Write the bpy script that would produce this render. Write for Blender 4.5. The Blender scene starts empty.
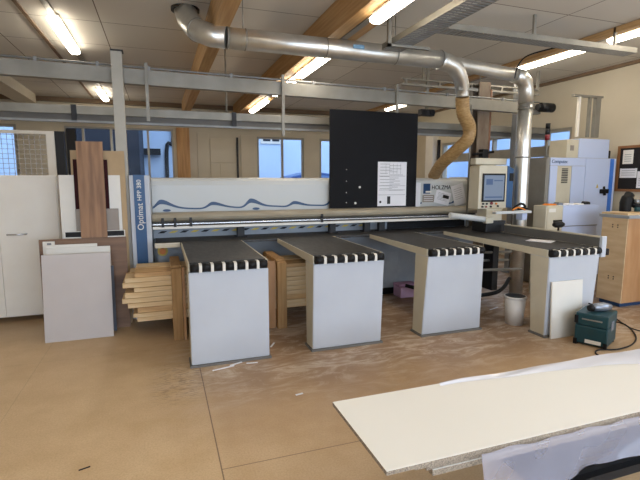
import bpy, bmesh, math, random
from mathutils import Vector, Matrix
random.seed(7)
S = bpy.context.scene
COL = S.collection
R = math.radians

# ---------------------------------------------------------------- camera
cd = bpy.data.cameras.new('camera'); cam = bpy.data.objects.new('camera', cd); COL.objects.link(cam)
cam.location = (0, 0, 1.65); cam.rotation_euler = (R(90 - 7.6), 0, R(-19.4))
cd.sensor_width = 36; cd.lens = 452 / 640 * 36; cd.clip_end = 200
S.camera = cam
S.view_settings.view_transform = 'Standard'; S.view_settings.look = 'None'
S.view_settings.gamma = 1; S.view_settings.exposure = 0.32
S.view_settings.use_curve_mapping = False

# ---------------------------------------------------------------- light
LAMP = 19.0
w = bpy.data.worlds.new('world'); S.world = w; w.use_nodes = True
wb = w.node_tree.nodes['Background']; wb.inputs[0].default_value = (0.54, 0.72, 1.0, 1); wb.inputs[1].default_value = 2.6

def area(name, loc, rot, sx, sy, power, col):
    l = bpy.data.lights.new(name, 'AREA'); l.shape = 'RECTANGLE'; l.size = sx; l.size_y = sy
    l.energy = power; l.color = col
    o = bpy.data.objects.new(name, l); COL.objects.link(o); o.location = loc; o.rotation_euler = rot
    return o
# daylight entering through the window band of the wall behind the camera
area('window_daylight', (1.6, -2.9, 1.75), (R(90), 0, 0), 7.5, 1.7, 200, (0.76, 0.86, 1.0))
# daylight entering through the windows of the right wall
area('side_daylight', (7.0, 0.3, 1.9), (R(90), 0, R(90)), 4.0, 1.4, 60, (0.76, 0.86, 1.0))

# ---------------------------------------------------------------- materials
def lin(c):
    return tuple((v / 255 / 12.92 if v / 255 <= 0.04045 else ((v / 255 + 0.055) / 1.055) ** 2.4) for v in c)
MATS = {}
def mat(name, rgb, rough=0.5, metal=0.0, rgb2=None, scale=(5, 5, 5), detail=4, bump=0.0, coords='Object', lo=0.35, hi=0.65, emit=0, alpha=1, spec=0.5):
    if name in MATS: return MATS[name]
    m = bpy.data.materials.new(name); m.use_nodes = True; nt = m.node_tree; b = nt.nodes['Principled BSDF']
    c = lin(rgb)
    b.inputs['Base Color'].default_value = (*c, 1); b.inputs['Roughness'].default_value = rough
    b.inputs['Metallic'].default_value = metal; b.inputs['Specular IOR Level'].default_value = spec
    if emit:
        b.inputs['Emission Color'].default_value = (*c, 1); b.inputs['Emission Strength'].default_value = emit
    if alpha < 1: b.inputs['Alpha'].default_value = alpha
    if rgb2 is None: rgb2 = tuple(v * 0.94 for v in rgb)
    tc = nt.nodes.new('ShaderNodeTexCoord'); mp = nt.nodes.new('ShaderNodeMapping'); mp.inputs['Scale'].default_value = scale
    n = nt.nodes.new('ShaderNodeTexNoise'); n.inputs['Scale'].default_value = 1; n.inputs['Detail'].default_value = detail
    nt.links.new(tc.outputs[coords], mp.inputs[0]); nt.links.new(mp.outputs[0], n.inputs['Vector'])
    r = nt.nodes.new('ShaderNodeValToRGB'); r.color_ramp.elements[0].position = lo; r.color_ramp.elements[1].position = hi
    r.color_ramp.elements[0].color = (*lin(rgb2), 1); r.color_ramp.elements[1].color = (*c, 1)
    nt.links.new(n.outputs['Fac'], r.inputs[0]); nt.links.new(r.outputs[0], b.inputs['Base Color'])
    if bump:
        bp = nt.nodes.new('ShaderNodeBump'); bp.inputs['Strength'].default_value = bump; bp.inputs['Distance'].default_value = 0.01
        nt.links.new(n.outputs['Fac'], bp.inputs['Height']); nt.links.new(bp.outputs[0], b.inputs['Normal'])
    MATS[name] = m; return m

M = dict(
    wall=mat('cream_plaster', (208, 198, 176), 0.9, rgb2=(202, 192, 169), scale=(1.5, 1.5, 1.5)),
    frame=mat('window_frame', (166, 162, 150), 0.5),
    wood=mat('glulam', (190, 154, 106), 0.6, rgb2=(166, 128, 80), scale=(30, 1.2, 30), detail=6),
    woodz=mat('timber_post', (188, 144, 90), 0.6, rgb2=(156, 112, 64), scale=(25, 25, 1.5), detail=6),
    pine=mat('pine_battens', (226, 202, 162), 0.7, rgb2=(202, 168, 120), scale=(2, 30, 30), detail=5),
    pine2=mat('pine_darker', (212, 176, 126), 0.7, rgb2=(178, 138, 92), scale=(2, 30, 30), detail=5),
    crate=mat('crate_timber', (180, 142, 92), 0.7, rgb2=(148, 110, 66), scale=(22, 22, 2), detail=5),
    ply=mat('pale_plywood', (216, 190, 152), 0.6, rgb2=(202, 172, 132), scale=(3, 3, 14), detail=5),
    plyo=mat('orange_plywood', (184, 142, 100), 0.5, rgb2=(166, 122, 80), scale=(8, 8, 2), detail=6),
    rail=mat('galvanised', (146, 143, 134), 0.5, 0.4, rgb2=(130, 127, 118), scale=(3, 3, 3)),
    railg=mat('grey_painted_steel', (140, 142, 142), 0.5, 0.2, rgb2=(128, 130, 130)),
    duct=mat('spiral_duct', (222, 222, 218), 0.36, 0.9, rgb2=(205, 205, 200), scale=(6, 6, 6)),
    white=mat('white_melamine', (226, 222, 212), 0.35, rgb2=(222, 218, 208)),
    offwhite=mat('offwhite_sheet', (240, 237, 228), 0.45, rgb2=(238, 235, 225), scale=(1, 1, 1)),
    cab=mat('cabinet_cream', (238, 234, 224), 0.4, rgb2=(235, 230, 220)),
    grey=mat('grey_board', (194, 187, 184), 0.5, rgb2=(191, 184, 181)),
    greyb=mat('mid_grey_board', (150, 140, 130), 0.5),
    maroon=mat('maroon_board', (54, 20, 24), 0.75, spec=.2),
    black=mat('black_plastic', (14, 14, 16), 0.55, spec=.3),
    charcoal=mat('charcoal_board', (19, 20, 24), 0.8, rgb2=(17, 18, 22), spec=.25),
    oak=mat('oak_decor', (164, 124, 88), 0.5, rgb2=(122, 88, 60), scale=(16, 16, 1.0), detail=7),
    oakx=mat('oak_decor_across', (132, 100, 74), 0.5, rgb2=(100, 72, 52), scale=(1.0, 12, 14), detail=7),
    mdf=mat('mdf', (184, 158, 122), 0.7, rgb2=(176, 150, 114)),
    saw=mat('machine_light_grey', (190, 194, 200), 0.42, rgb2=(183, 187, 194), scale=(2, 2, 2)),
    sawb=mat('machine_beige', (200, 192, 170), 0.42, rgb2=(194, 186, 164)),
    base=mat('machine_base_grey', (150, 156, 162), 0.45, rgb2=(140, 146, 152)),
    hood=mat('machine_hood', (196, 199, 198), 0.4, rgb2=(192, 195, 194), scale=(1, 1, 1)),
    blue=mat('machine_blue', (10, 72, 120), 0.4, rgb2=(9, 68, 115)),
    wave=mat('wave_blue', (26, 66, 108), 0.4),
    bed=mat('table_surface', (60, 58, 56), 0.5, rgb2=(30, 29, 28), scale=(30, 12, 30), detail=8, bump=0.1),
    plinth=mat('plinth', (112, 110, 106), 0.7),
    steel=mat('bright_steel', (210, 212, 214), 0.25, 0.8),
    dark=mat('dark_metal', (36, 36, 38), 0.5, 0.3),
    hose=mat('flex_hose', (178, 146, 98), 0.5, rgb2=(150, 118, 74), scale=(20, 20, 50)),
    comp=mat('machine_cabinet_blue_white', (190, 203, 232), 0.4, rgb2=(186, 199, 228), scale=(1, 1, 1)),
    compb=mat('cabinet_stripe_blue', (62, 122, 214), 0.4),
    compg=mat('machine_cabinet_grey', (146, 142, 132), 0.5),
    paper=mat('paper', (228, 228, 232), 0.8, rgb2=(224, 224, 228)),
    ink=mat('ink', (120, 122, 128), 0.8),
    teal=mat('teal_plastic', (12, 62, 70), 0.45, rgb2=(10, 55, 62)),
    bucket=mat('white_plastic', (214, 208, 200), 0.4),
    pink=mat('pink_foam', (214, 176, 200), 0.8, rgb2=(206, 166, 192)),
    orange=mat('orange_knob', (226, 130, 30), 0.4),
    red=mat('signal_red', (130, 30, 40), 0.4),
    yellow=mat('hazard_yellow', (210, 180, 70), 0.5),
    cork=mat('corkboard_black', (30, 26, 26), 0.9),
    corkf=mat('corkboard_frame', (150, 104, 66), 0.5),
    silver=mat('silver_tool', (150, 156, 166), 0.35, 0.6),
    stucco=mat('house_stucco', (196, 214, 236), 0.9, rgb2=(186, 206, 230), scale=(0.6, 0.6, 0.6), coords='Object'),
    slate=mat('dark_shed', (24, 30, 44), 0.7, rgb2=(17, 22, 34), scale=(0.1, 0.1, 8)),
    asphalt=mat('asphalt', (110, 112, 116), 0.9),
    carp=mat('car_blue', (50, 84, 140), 0.3),
    carglass=mat('car_glass', (110, 140, 190), 0.1),
    tree=mat('twigs', (150, 150, 170), 0.9, rgb2=(90, 90, 120), scale=(3, 3, 3)),
    lamp=None,
    ledge=mat('brown_ledge', (120, 98, 74), 0.7),
    postm=mat('post_beige_grey', (176, 172, 160), 0.5),
    web=mat('rail_web', (96, 94, 90), 0.6),
)
def emis(name, rgb, s):
    m = bpy.data.materials.new(name); m.use_nodes = True; b = m.node_tree.nodes['Principled BSDF']
    b.inputs['Base Color'].default_value = (.9, .88, .8, 1)
    b.inputs['Emission Color'].default_value = (*rgb, 1); b.inputs['Emission Strength'].default_value = s
    return m
M['lamp'] = emis('fluorescent_glow', (1.0, 0.89, 0.73), LAMP)
M['screen'] = emis('screen_glow', lin((104, 120, 142)), 0.8); M['screen'].node_tree.nodes['Principled BSDF'].inputs['Base Color'].default_value = (.02, .02, .025, 1)
M['screenui'] = emis('screen_ui', lin((60, 95, 145)), 0.5); M['screenui'].node_tree.nodes['Principled BSDF'].inputs['Base Color'].default_value = (.02, .02, .025, 1)

# chipboard edge
def speckle(name, a, b_, sc):
    m = bpy.data.materials.new(name); m.use_nodes = True; nt = m.node_tree; b = nt.nodes['Principled BSDF']; b.inputs['Roughness'].default_value = .9
    tc = nt.nodes.new('ShaderNodeTexCoord'); v = nt.nodes.new('ShaderNodeTexVoronoi'); v.inputs['Scale'].default_value = sc
    r = nt.nodes.new('ShaderNodeValToRGB'); r.color_ramp.elements[0].color = (*lin(a), 1); r.color_ramp.elements[1].color = (*lin(b_), 1)
    nt.links.new(tc.outputs['Object'], v.inputs['Vector']); nt.links.new(v.outputs['Color'], r.inputs[0]); nt.links.new(r.outputs[0], b.inputs['Base Color'])
    return m
M['chip'] = speckle('chipboard_edge', (104, 92, 80), (176, 162, 142), 170)

# ceiling boards: pale panels with fine joints running both ways
def ceiling_mat():
    m = bpy.data.materials.new('ceiling_boards'); m.use_nodes = True; nt = m.node_tree; b = nt.nodes['Principled BSDF']; b.inputs['Roughness'].default_value = .75
    tc = nt.nodes.new('ShaderNodeTexCoord'); mp = nt.nodes.new('ShaderNodeMapping'); mp.inputs['Location'].default_value = (0.37, 0.3, 0)
    br = nt.nodes.new('ShaderNodeTexBrick'); br.offset = 0.0
    br.inputs['Scale'].default_value = 1; br.inputs['Brick Width'].default_value = 1.25; br.inputs['Row Height'].default_value = 1.0
    br.inputs['Mortar Size'].default_value = 0.006; br.inputs['Mortar Smooth'].default_value = 0.1
    br.inputs['Color1'].default_value = (*lin((207, 203, 194)), 1); br.inputs['Color2'].default_value = (*lin((200, 195, 185)), 1)
    br.inputs['Mortar'].default_value = (*lin((96, 84, 70)), 1)
    nt.links.new(tc.outputs['Object'], mp.inputs[0]); nt.links.new(mp.outputs[0], br.inputs['Vector']); nt.links.new(br.outputs['Color'], b.inputs['Base Color'])
    return m
M['ceiling'] = ceiling_mat()

# floor: worn particle board sheets, brown and dusty by the saw
def floor_mat():
    m = bpy.data.materials.new('worn_board_floor'); m.use_nodes = True; nt = m.node_tree; b = nt.nodes['Principled BSDF']; b.inputs['Roughness'].default_value = .5
    N = nt.nodes.new; L = nt.links.new
    tc = N('ShaderNodeTexCoord'); sep = N('ShaderNodeSeparateXYZ'); L(tc.outputs['Object'], sep.inputs[0])
    def noise(sc, sx=1, sy=1, det=6, rough=.6, dist=0):
        mp = N('ShaderNodeMapping'); mp.inputs['Scale'].default_value = (sx, sy, 1); n = N('ShaderNodeTexNoise'); n.inputs['Scale'].default_value = sc
        n.inputs['Detail'].default_value = det; n.inputs['Roughness'].default_value = rough; n.inputs['Distortion'].default_value = dist
        L(tc.outputs['Object'], mp.inputs[0]); L(mp.outputs[0], n.inputs['Vector']); return n.outputs['Fac']
    def math_(op, a, c, clamp=False):
        n = N('ShaderNodeMath'); n.operation = op; n.use_clamp = clamp
        for i, v in enumerate((a, c)):
            if isinstance(v, (int, float)): n.inputs[i].default_value = v
            else: L(v, n.inputs[i])
        return n.outputs[0]
    def mix(f, a, c):
        n = N('ShaderNodeMix'); n.data_type = 'RGBA'
        if isinstance(f, (int, float)): n.inputs[0].default_value = f
        else: L(f, n.inputs[0])
        for i, v in ((6, a), (7, c)):
            if isinstance(v, tuple): n.inputs[i].default_value = (*lin(v), 1)
            else: L(v, n.inputs[i])
        return n.outputs[2]
    def ramp(v, a, c): # map range clamp
        n = N('ShaderNodeMapRange'); n.inputs[1].default_value = a; n.inputs[2].default_value = c; L(v, n.inputs[0]); return n.outputs[0]
    base = mix(ramp(noise(3.0, 1, 1, 8), .35, .65), (216, 188, 148), (203, 173, 131))
    base = mix(math_('MULTIPLY', ramp(noise(90, 1, 1, 2), .4, .7), .35), base, (166, 132, 94))
    # traffic wear near the saw
    X, Y = sep.outputs[0], sep.outputs[1]
    wear = math_('MULTIPLY', ramp(math_('ADD', Y, math_('MULTIPLY', noise(1.6, 1, 1, 5), 1.2)), 3.1, 4.3), ramp(X, -.4, .9))
    base = mix(math_('MULTIPLY', wear, .9), base, (134, 106, 82))
    right = math_('MULTIPLY', ramp(X, .2, .35), .22)
    base = mix(right, base, (152, 114, 76))
    # floor tone gets darker towards the back, from the stacked boards on
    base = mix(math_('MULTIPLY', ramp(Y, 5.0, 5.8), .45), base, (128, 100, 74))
    # saw dust smears
    d = math_('MULTIPLY', ramp(noise(2.6, .8, 2.2, 9, .75, 1.2), .47, .62), math_('MULTIPLY', ramp(Y, 2.9, 3.6), ramp(X, -.3, .5)))
    base = mix(math_('MULTIPLY', d, .65), base, (212, 196, 176))
    # dark scuffs beside first leg
    sc = math_('MULTIPLY', math_('MULTIPLY', ramp(math_('ABSOLUTE', math_('SUBTRACT', X, .1), 0), .28, .1), ramp(math_('ABSOLUTE', math_('SUBTRACT', Y, 3.75), 0), .5, .15)), ramp(noise(14, 1, 5, 4), .5, .6))
    base = mix(math_('MULTIPLY', sc, .55), base, (70, 60, 52))
    # joints
    def seam(v, at, wd=.004): return math_('LESS_THAN', math_('ABSOLUTE', math_('SUBTRACT', v, at), 0), wd)
    s1 = math_('MULTIPLY', seam(X, .265), math_('LESS_THAN', Y, 3.97))
    s2 = math_('MULTIPLY', seam(Y, 2.45, .003), math_('GREATER_THAN', X, .265))
    s3 = math_('MULTIPLY', seam(Y, 4.55, .003), math_('LESS_THAN', X, .265))
    s4 = seam(X, -1.1, .003); s5 = seam(X, 2.35, .003)
    s = math_('ADD', math_('ADD', s1, s2), math_('MULTIPLY', math_('ADD', s3, math_('ADD', s4, s5)), .25), True)
    base = mix(math_('MULTIPLY', s, .7), base, (70, 46, 30))
    L(base, b.inputs['Base Color'])
    bp = N('ShaderNodeBump'); bp.inputs['Strength'].default_value = .08; L(noise(120), bp.inputs['Height']); L(bp.outputs[0], b.inputs['Normal'])
    return m
M['floor'] = floor_mat()

def glassy(name, rgb, trans):
    m = bpy.data.materials.new(name); m.use_nodes = True; nt = m.node_tree; nt.nodes.clear()
    o = nt.nodes.new('ShaderNodeOutputMaterial'); t = nt.nodes.new('ShaderNodeBsdfTransparent'); g = nt.nodes.new('ShaderNodeBsdfPrincipled')
    g.inputs['Base Color'].default_value = (*lin(rgb), 1); g.inputs['Roughness'].default_value = .12
    mx = nt.nodes.new('ShaderNodeMixShader'); mx.inputs[0].default_value = 1 - trans
    nt.links.new(t.outputs[0], mx.inputs[1]); nt.links.new(g.outputs[0], mx.inputs[2]); nt.links.new(mx.outputs[0], o.inputs[0]); return m
M['glass'] = glassy('window_glass', (30, 36, 44), .95)
M['filmtop'] = glassy('plastic_film_white', (240, 241, 250), .25)
M['film'] = glassy('plastic_film', (200, 200, 216), .62)

# ---------------------------------------------------------------- helpers
class MB:
    def __init__(s): s.bm = bmesh.new()
    def box(s, x0, y0, z0, x1, y1, z1, bev=0.0, mx=None):
        b = bmesh.new(); bmesh.ops.create_cube(b, size=1)
        for v in b.verts: v.co = Vector(((x0 + x1) / 2 + v.co.x * (x1 - x0), (y0 + y1) / 2 + v.co.y * (y1 - y0), (z0 + z1) / 2 + v.co.z * (z1 - z0)))
        if bev: bmesh.ops.bevel(b, geom=b.edges[:], offset=bev, segments=2, affect='EDGES', profile=.5)
        if mx: bmesh.ops.transform(b, matrix=mx, verts=b.verts)
        return s.add(b)
    def add(s, b):
        me = bpy.data.meshes.new('t'); b.to_mesh(me); b.free(); s.bm.from_mesh(me); bpy.data.meshes.remove(me); return s
    def prism(s, pts, axis, a, c, bev=0.0):
        """pts: outline; axis 'x': pts are (y,z) extruded a..c; 'y': (x,z); 'z': (x,y)"""
        b = bmesh.new()
        def P(p, t): return (t, p[0], p[1]) if axis == 'x' else ((p[0], t, p[1]) if axis == 'y' else (p[0], p[1], t))
        A = [b.verts.new(P(p, a)) for p in pts]; C = [b.verts.new(P(p, c)) for p in pts]
        b.faces.new(A); b.faces.new(C[::-1]); n = len(pts)
        for i in range(n): b.faces.new((A[i], C[i], C[(i + 1) % n], A[(i + 1) % n]))
        bmesh.ops.recalc_face_normals(b, faces=b.faces)
        if bev: bmesh.ops.bevel(b, geom=b.edges[:], offset=bev, segments=2, affect='EDGES', profile=.5)
        return s.add(b)
    def tube(s, pts, rad, seg=16, ribs=None, cap=True):
        pts = [Vector(p) for p in pts]; n = len(pts); b = bmesh.new(); rings = []
        rads = rad if isinstance(rad, (list, tuple)) else [rad] * n
        t0 = (pts[1] - pts[0]).normalized(); u = t0.orthogonal().normalized()
        for i in range(n):
            t = (pts[min(i + 1, n - 1)] - pts[max(i - 1, 0)]).normalized()
            u = (u - t * u.dot(t)).normalized(); v = t.cross(u)
            rings.append([b.verts.new(pts[i] + (u * math.cos(2 * math.pi * k / seg) + v * math.sin(2 * math.pi * k / seg)) * rads[i]) for k in range(seg)])
        for i in range(n - 1):
            for k in range(seg):
                f = b.faces.new((rings[i][k], rings[i][(k + 1) % seg], rings[i + 1][(k + 1) % seg], rings[i + 1][k])); f.smooth = True
        if cap: b.faces.new(rings[0][::-1]); b.faces.new(rings[-1])
        return s.add(b)
    def cyl(s, a, c, r, seg=20, r2=None): return s.tube([a, c], [r, r if r2 is None else r2], seg)
    def build(s, name, m, parent=None, label=None, cat=None, group=None, kind=None, base=False):
        bm = s.bm; xs = [v.co for v in bm.verts]
        mn = Vector([min(v[i] for v in xs) for i in range(3)]); mxx = Vector([max(v[i] for v in xs) for i in range(3)])
        c = (mn + mxx) / 2
        if parent is None: c.z = mn.z
        for v in bm.verts: v.co -= c
        bmesh.ops.recalc_face_normals(bm, faces=bm.faces)
        me = bpy.data.meshes.new(name); bm.to_mesh(me); bm.free()
        o = bpy.data.objects.new(name, me); COL.objects.link(o)
        if m: me.materials.append(m)
        if parent is not None:
            o.parent = parent; o.location = c - wloc(parent)
        else: o.location = c
        return tag(o, label, cat, group, kind)
def wloc(o):
    v = Vector(o.location)
    while o.parent: o = o.parent; v += Vector(o.location)
    return v
def tag(o, label=None, cat=None, group=None, kind=None):
    if label: o['label'] = label
    if cat: o['category'] = cat
    if group: o['group'] = group
    if kind: o['kind'] = kind
    return o
def empty(name, loc, label, cat, group=None):
    o = bpy.data.objects.new(name, None); COL.objects.link(o); o.location = loc; o.empty_display_size = .1
    return tag(o, label, cat, group)
def struct(name, mb, m, parent=None): return mb.build(name, m, parent, kind=None if parent else 'structure')
def box(*a, **k): return MB().box(*a, **k)
def smooth_path(pts, n=8):
    pts = [Vector(p) for p in pts]; out = []
    for i in range(len(pts) - 1):
        p0 = pts[max(i - 1, 0)]; p1 = pts[i]; p2 = pts[i + 1]; p3 = pts[min(i + 2, len(pts) - 1)]
        for k in range(n):
            t = k / n
            out.append(.5 * ((2 * p1) + (p2 - p0) * t + (2 * p0 - 5 * p1 + 4 * p2 - p3) * t * t + (3 * p1 - p0 - 3 * p2 + p3) * t ** 3))
    return out + [pts[-1]]
def text(name, body, size, mtx, m, parent, ext=.002, sx=1.0, fit=None):
    """lettering as a real thin mesh; mtx places the text's own XY plane in the world"""
    cu = bpy.data.curves.new(name, 'FONT'); cu.body = body; cu.size = size; cu.extrude = ext; cu.align_x = 'CENTER'; cu.align_y = 'CENTER'
    t = bpy.data.objects.new(name + '_c', cu); COL.objects.link(t)
    bpy.context.view_layer.update()
    me = bpy.data.meshes.new_from_object(t.evaluated_get(bpy.context.evaluated_depsgraph_get()))
    bpy.data.objects.remove(t); bpy.data.curves.remove(cu)
    if fit:
        xs = [v.co.x for v in me.vertices]; sx = fit / (max(xs) - min(xs))
    me.transform(mtx @ Matrix.Diagonal((sx, 1, 1, 1)))
    o = bpy.data.objects.new(name, me); COL.objects.link(o); me.materials.clear(); me.materials.append(m)
    o.parent = parent; o.location = -wloc(parent)
    return o
def face_mtx(loc, rz=0, roll=0, tilt=0):  # upright lettering facing -Y
    return Matrix.Translation(loc) @ Matrix.Rotation(rz, 4, 'Z') @ Matrix.Rotation(R(90) + tilt, 4, 'X') @ Matrix.Rotation(roll, 4, 'Z')

# ================================================================ SETTING
XL, XR, YN, YB, ZC = -5.0, 7.1, -3.0, 11.9, 3.49
def K(x): return x * 1.082
def Z(z): return 1.65 + (z - 1.65) * 1.082
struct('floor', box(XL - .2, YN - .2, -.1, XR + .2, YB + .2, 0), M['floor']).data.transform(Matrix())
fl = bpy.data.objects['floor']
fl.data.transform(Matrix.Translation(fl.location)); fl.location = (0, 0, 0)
ce = struct('ceiling', box(XL - .2, YN - .2, ZC, XR + .2, YB + .2, ZC + .1), M['ceiling'])
struct('wall_left', box(XL - .2, YN - .2, 0, XL, YB + .2, ZC), M['wall'])

def wall_with_holes(name, axis, a0, a1, p0, p1, holes, m, zt=ZC):
    """holes: (u0,u1,z0,z1) along axis u"""
    mb = MB()
    def bx(u0, u1, z0, z1):
        if u1 - u0 < 1e-4 or z1 - z0 < 1e-4: return
        if axis == 'x': mb.box(u0, p0, z0, u1, p1, z1)
        else: mb.box(p0, u0, z0, p1, u1, z1)
    u = a0
    for h in sorted(holes):
        bx(u, h[0], 0, zt); bx(h[0], h[1], 0, h[2]); bx(h[0], h[1], h[3], zt); u = h[1]
    bx(u, a1, 0, zt)
    return struct(name, mb, m)
back_holes = [(K(a), K(b), 1.0, Z(c)) for a, b, c in ((-3.4, -2.72, 2.78), (-1.85, .34, 2.78), (2.26, 3.45, 2.68), (3.86, 4.9, 2.68))]
wall_with_holes('wall_back', 'x', XL, XR, YB, YB + .2, back_holes, M['wall'])
right_holes = [(-1.7, 2.3, 1.2, 2.6), (6.4, 10.45, 1.15, 2.6)]
wall_with_holes('wall_right', 'y', YN, YB, XR, XR + .2, right_holes, M['wall'])
wall_with_holes('wall_near', 'x', XL, XR, YN - .2, YN, [(-2.2, 5.4, .85, 2.65)], M['wall'])

def window(n, axis, u0, u1, z0, z1, p, mull, trans=(), m='frame', th=.06, tt=.05, depth=.1, inward=-1):
    mb = MB()
    def bx(a, c, d, e, q=0):
        if axis == 'x': mb.box(a, p, d, c, p + depth, e)
        else: mb.box(p, a, d, p + depth, c, e)
    bx(u0, u0 + th, z0, z1); bx(u1 - th, u1, z0, z1); bx(u0 + th, u1 - th, z1 - th, z1); bx(u0 + th, u1 - th, z0, z0 + th)
    xs = [u0 + th] + [v for c in mull for v in (c - tt / 2, c + tt / 2)] + [u1 - th]
    for c in mull: bx(c - tt / 2, c + tt / 2, z0 + th, z1 - th)
    for i in range(0, len(xs), 2):
        for t, h in trans: bx(xs[i], xs[i + 1], t - h / 2, t + h / 2)
    w_ = struct('window_%d' % n, mb, M[m])
    g = MB()
    if axis == 'x': g.box(u0 + th, p + .12, z0 + th, u1 - th, p + .126, z1 - th)
    else: g.box(p + .12, u0 + th, z0 + th, p + .126, u1 - th, z1 - th)
    g.build('window_pane', M['glass'], w_)
    return w_
window(1, 'x', K(-3.4), K(-2.72), 1.0, Z(2.78), YB + .02, [])
window(2, 'x', K(-1.85), K(.34), 1.0, Z(2.78), YB + .02, [K(-1.5), K(-.95), K(-.2)], th=.04)
window(3, 'x', K(2.26), K(3.45), 1.0, Z(2.68), YB + .02, [K(2.9)], th=.05)
window(4, 'x', K(3.86), K(4.9), 1.0, Z(2.68), YB + .02, [])
window(5, 'y', 6.4, 10.45, 1.15, 2.6, XR + .02, [7.0, 7.75, 8.5, 9.25], [(2.2, .2)], m='frame')
window(6, 'x', -2.2, 5.4, .85, 2.65, YN - .18, [-.3, 1.6, 3.5], [])
window(7, 'y', -1.7, 2.3, 1.2, 2.6, XR + .02, [.3], [])

# panelled section of the back wall with a flush door
mb = MB()
for x0, x1, z0, z1 in ((.86, 1.12, 0, 2.72), (1.15, 1.34, 0, 2.02), (1.37, 1.72, 1.6, 2.02), (1.15, 1.72, 2.05, 2.6), (1.37, 1.72, 0, 1.57)):
    mb.box(K(x0), YB - .03, Z(z0) if z0 else 0, K(x1), YB - .002, Z(z1), bev=.004)
struct('trim_1', mb, M['wall'])
d = struct('door_1', box(K(1.86), YB - .05, 0, K(2.2), YB - .002, 2.78, bev=.005), M['wall'])
MB().box(2.05, YB - .08, 1.02, 2.14, YB - .051, 1.05).build('door_handle', M['steel'], d)
struct('trim_2', box(K(1.76), YB - .06, 0, K(1.8), YB - .002, 2.72), M['dark'])
struct('trim_3', box(K(.40), YB - .2, 0, K(.68), YB - .002, 2.9), M['woodz'])           # timber post by the window
struct('trim_4', box(K(-1.8), YB - .14, 0, K(-1.62), YB - .002, 2.8), M['dark'])
struct('trim_5', box(XL + .01, YB - .25, 2.98, 6.6, YB - .21, 3.2), M['white'])     # pale fascia above the windows
struct('trim_6', box(6.93, 10.6, 0, XR - .002, 10.95, 2.9), M['cab'])
struct('trim_15', box(7.04, 10.5, 0, XR - .002, 10.56, 2.7), M['dark'])
struct('trim_7', box(XR - .06, YN, ZC - .05, XR - .002, YB - .3, ZC - .002), M['ledge'])   # ledge where wall meets ceiling
struct('trim_8', box(XL, YB - .09, ZC - .1, 6.5, YB - .002, ZC - .002), M['ledge'])

# glulam beams along the ceiling
for i, (x, wdt, zb) in enumerate(((.58, .15, 3.16), (1.80, .34, 3.19), (5.3, .12, 3.42), (-3.6, .15, 3.16))):
    struct('trim_%d' % (9 + i), box(x, YN + .02, zb, x + wdt, YB - .3, ZC - .002, bev=.006), M['wood'])
struct('trim_13', box(-2.82, 6.4, 3.3, -2.45, YB - .3, ZC - .002), M['wall'])
struct('trim_14', box(-1.35, YN + .02, ZC - .018, -1.31, YB - .3, ZC - .002), M['ledge'])

# ================================================================ OUTSIDE
mb = MB(); mb.box(-30, 12.2, -.1, 45, 60, .3); mb.box(7.5, -20, -.1, 45, 12.1, .0)
struct('ground', mb, M['asphalt'])
def building(label, x0, y0, x1, y1, h, m, wins, doorc=None, win_m='carglass', face='y'):
    r = empty('house', ((x0 + x1) / 2, (y0 + y1) / 2, -.5), label, 'building')
    box(x0, y0, -.5, x1, y1, h).build('wall', m, r)
    box(x0 - .3, y0 - .3, h, x1 + .3, y1 + .3, h + .25).build('roof', M['slate'], r)
    for a, z0, wd, ht in wins:
        if face == 'y':
            f = box(a, y0 - .06, z0, a + wd, y0 - .001, z0 + ht).build('window_frame', M['white'], r)
            box(a + .1, y0 - .08, z0 + .1, a + wd / 2 - .04, y0 - .061, z0 + ht - .1).build('pane', M['slate'], f)
            box(a + wd / 2 + .04, y0 - .08, z0 + .1, a + wd - .1, y0 - .061, z0 + ht - .1).build('pane', M['slate'], f)
        else:
            f = box(x0 - .06, a, z0, x0 - .001, a + wd, z0 + ht).build('window_frame', M['white'], r)
            box(x0 - .08, a + .1, z0 + .1, x0 - .061, a + wd - .1, z0 + ht - .1).build('pane', M['slate'], f)
    return r
building('pale blue rendered house seen through the double window of the back wall', 2.9, 19, 13, 26, 9, M['stucco'], [(4.05, 3.15, .9, 1.4), (5.85, 3.15, .9, 1.4), (7.6, 3.15, .9, 1.4)])
h2 = building('dark slatted shed seen through the left windows', -3.2, 15.5, -.55, 20, 5.2, M['slate'], [])
h3 = building('light rendered house behind the shed, with a dark downpipe', -1.5, 21, 2.0, 26, 9, M['stucco'], [])
MB().tube(smooth_path([(.25, 20.9, 8), (.25, 20.9, 4.3), (.6, 20.9, 3.9), (.6, 20.9, 3.2), (.35, 20.9, 2.9), (.35, 20.9, -.4)], 5), .08, 8).build('downpipe', M['dark'], h3)
box(-1.3, 20.6, 2.7, .1, 20.99, 2.95).build('ledge', M['dark'], h3)
building('distant pale house at the far left window', -9, 21, -5.2, 26, 8, M['stucco'], [(-7, 3, 1, 1.3)])
building('pale house seen through the long window of the right wall', 17, 2, 24, 26, 5, M['stucco'], [(6, 3, 1, 1.3), (10, 3, 1, 1.3), (14, 3, 1, 1.3), (18, 3, 1, 1.3)], face='x')
# parked car
c = empty('car', (4.9, 16.2, .3), 'blue car parked outside behind the double window', 'car')
MB().prism([(2.9, .0), (3.0, .45), (3.9, .62), (4.4, 1.15), (5.2, 1.32), (6.2, 1.2), (6.8, .72), (7.3, .6), (7.35, .0)], 'y', 15.4, 17.0, .04).build('body', M['carp'], c)
for ch in c.children: ch.location.z += .62
MB().prism([(4.05, 1.2), (4.5, 1.69), (5.2, 1.85), (6.05, 1.74), (6.55, 1.3)], 'y', 15.36, 15.41).build('side_window', M['carglass'], c)
for x in (3.8, 6.5): MB().cyl((x, 15.3, .65), (x, 15.39, .65), .34, 24).build('wheel', M['black'], c)
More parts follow.
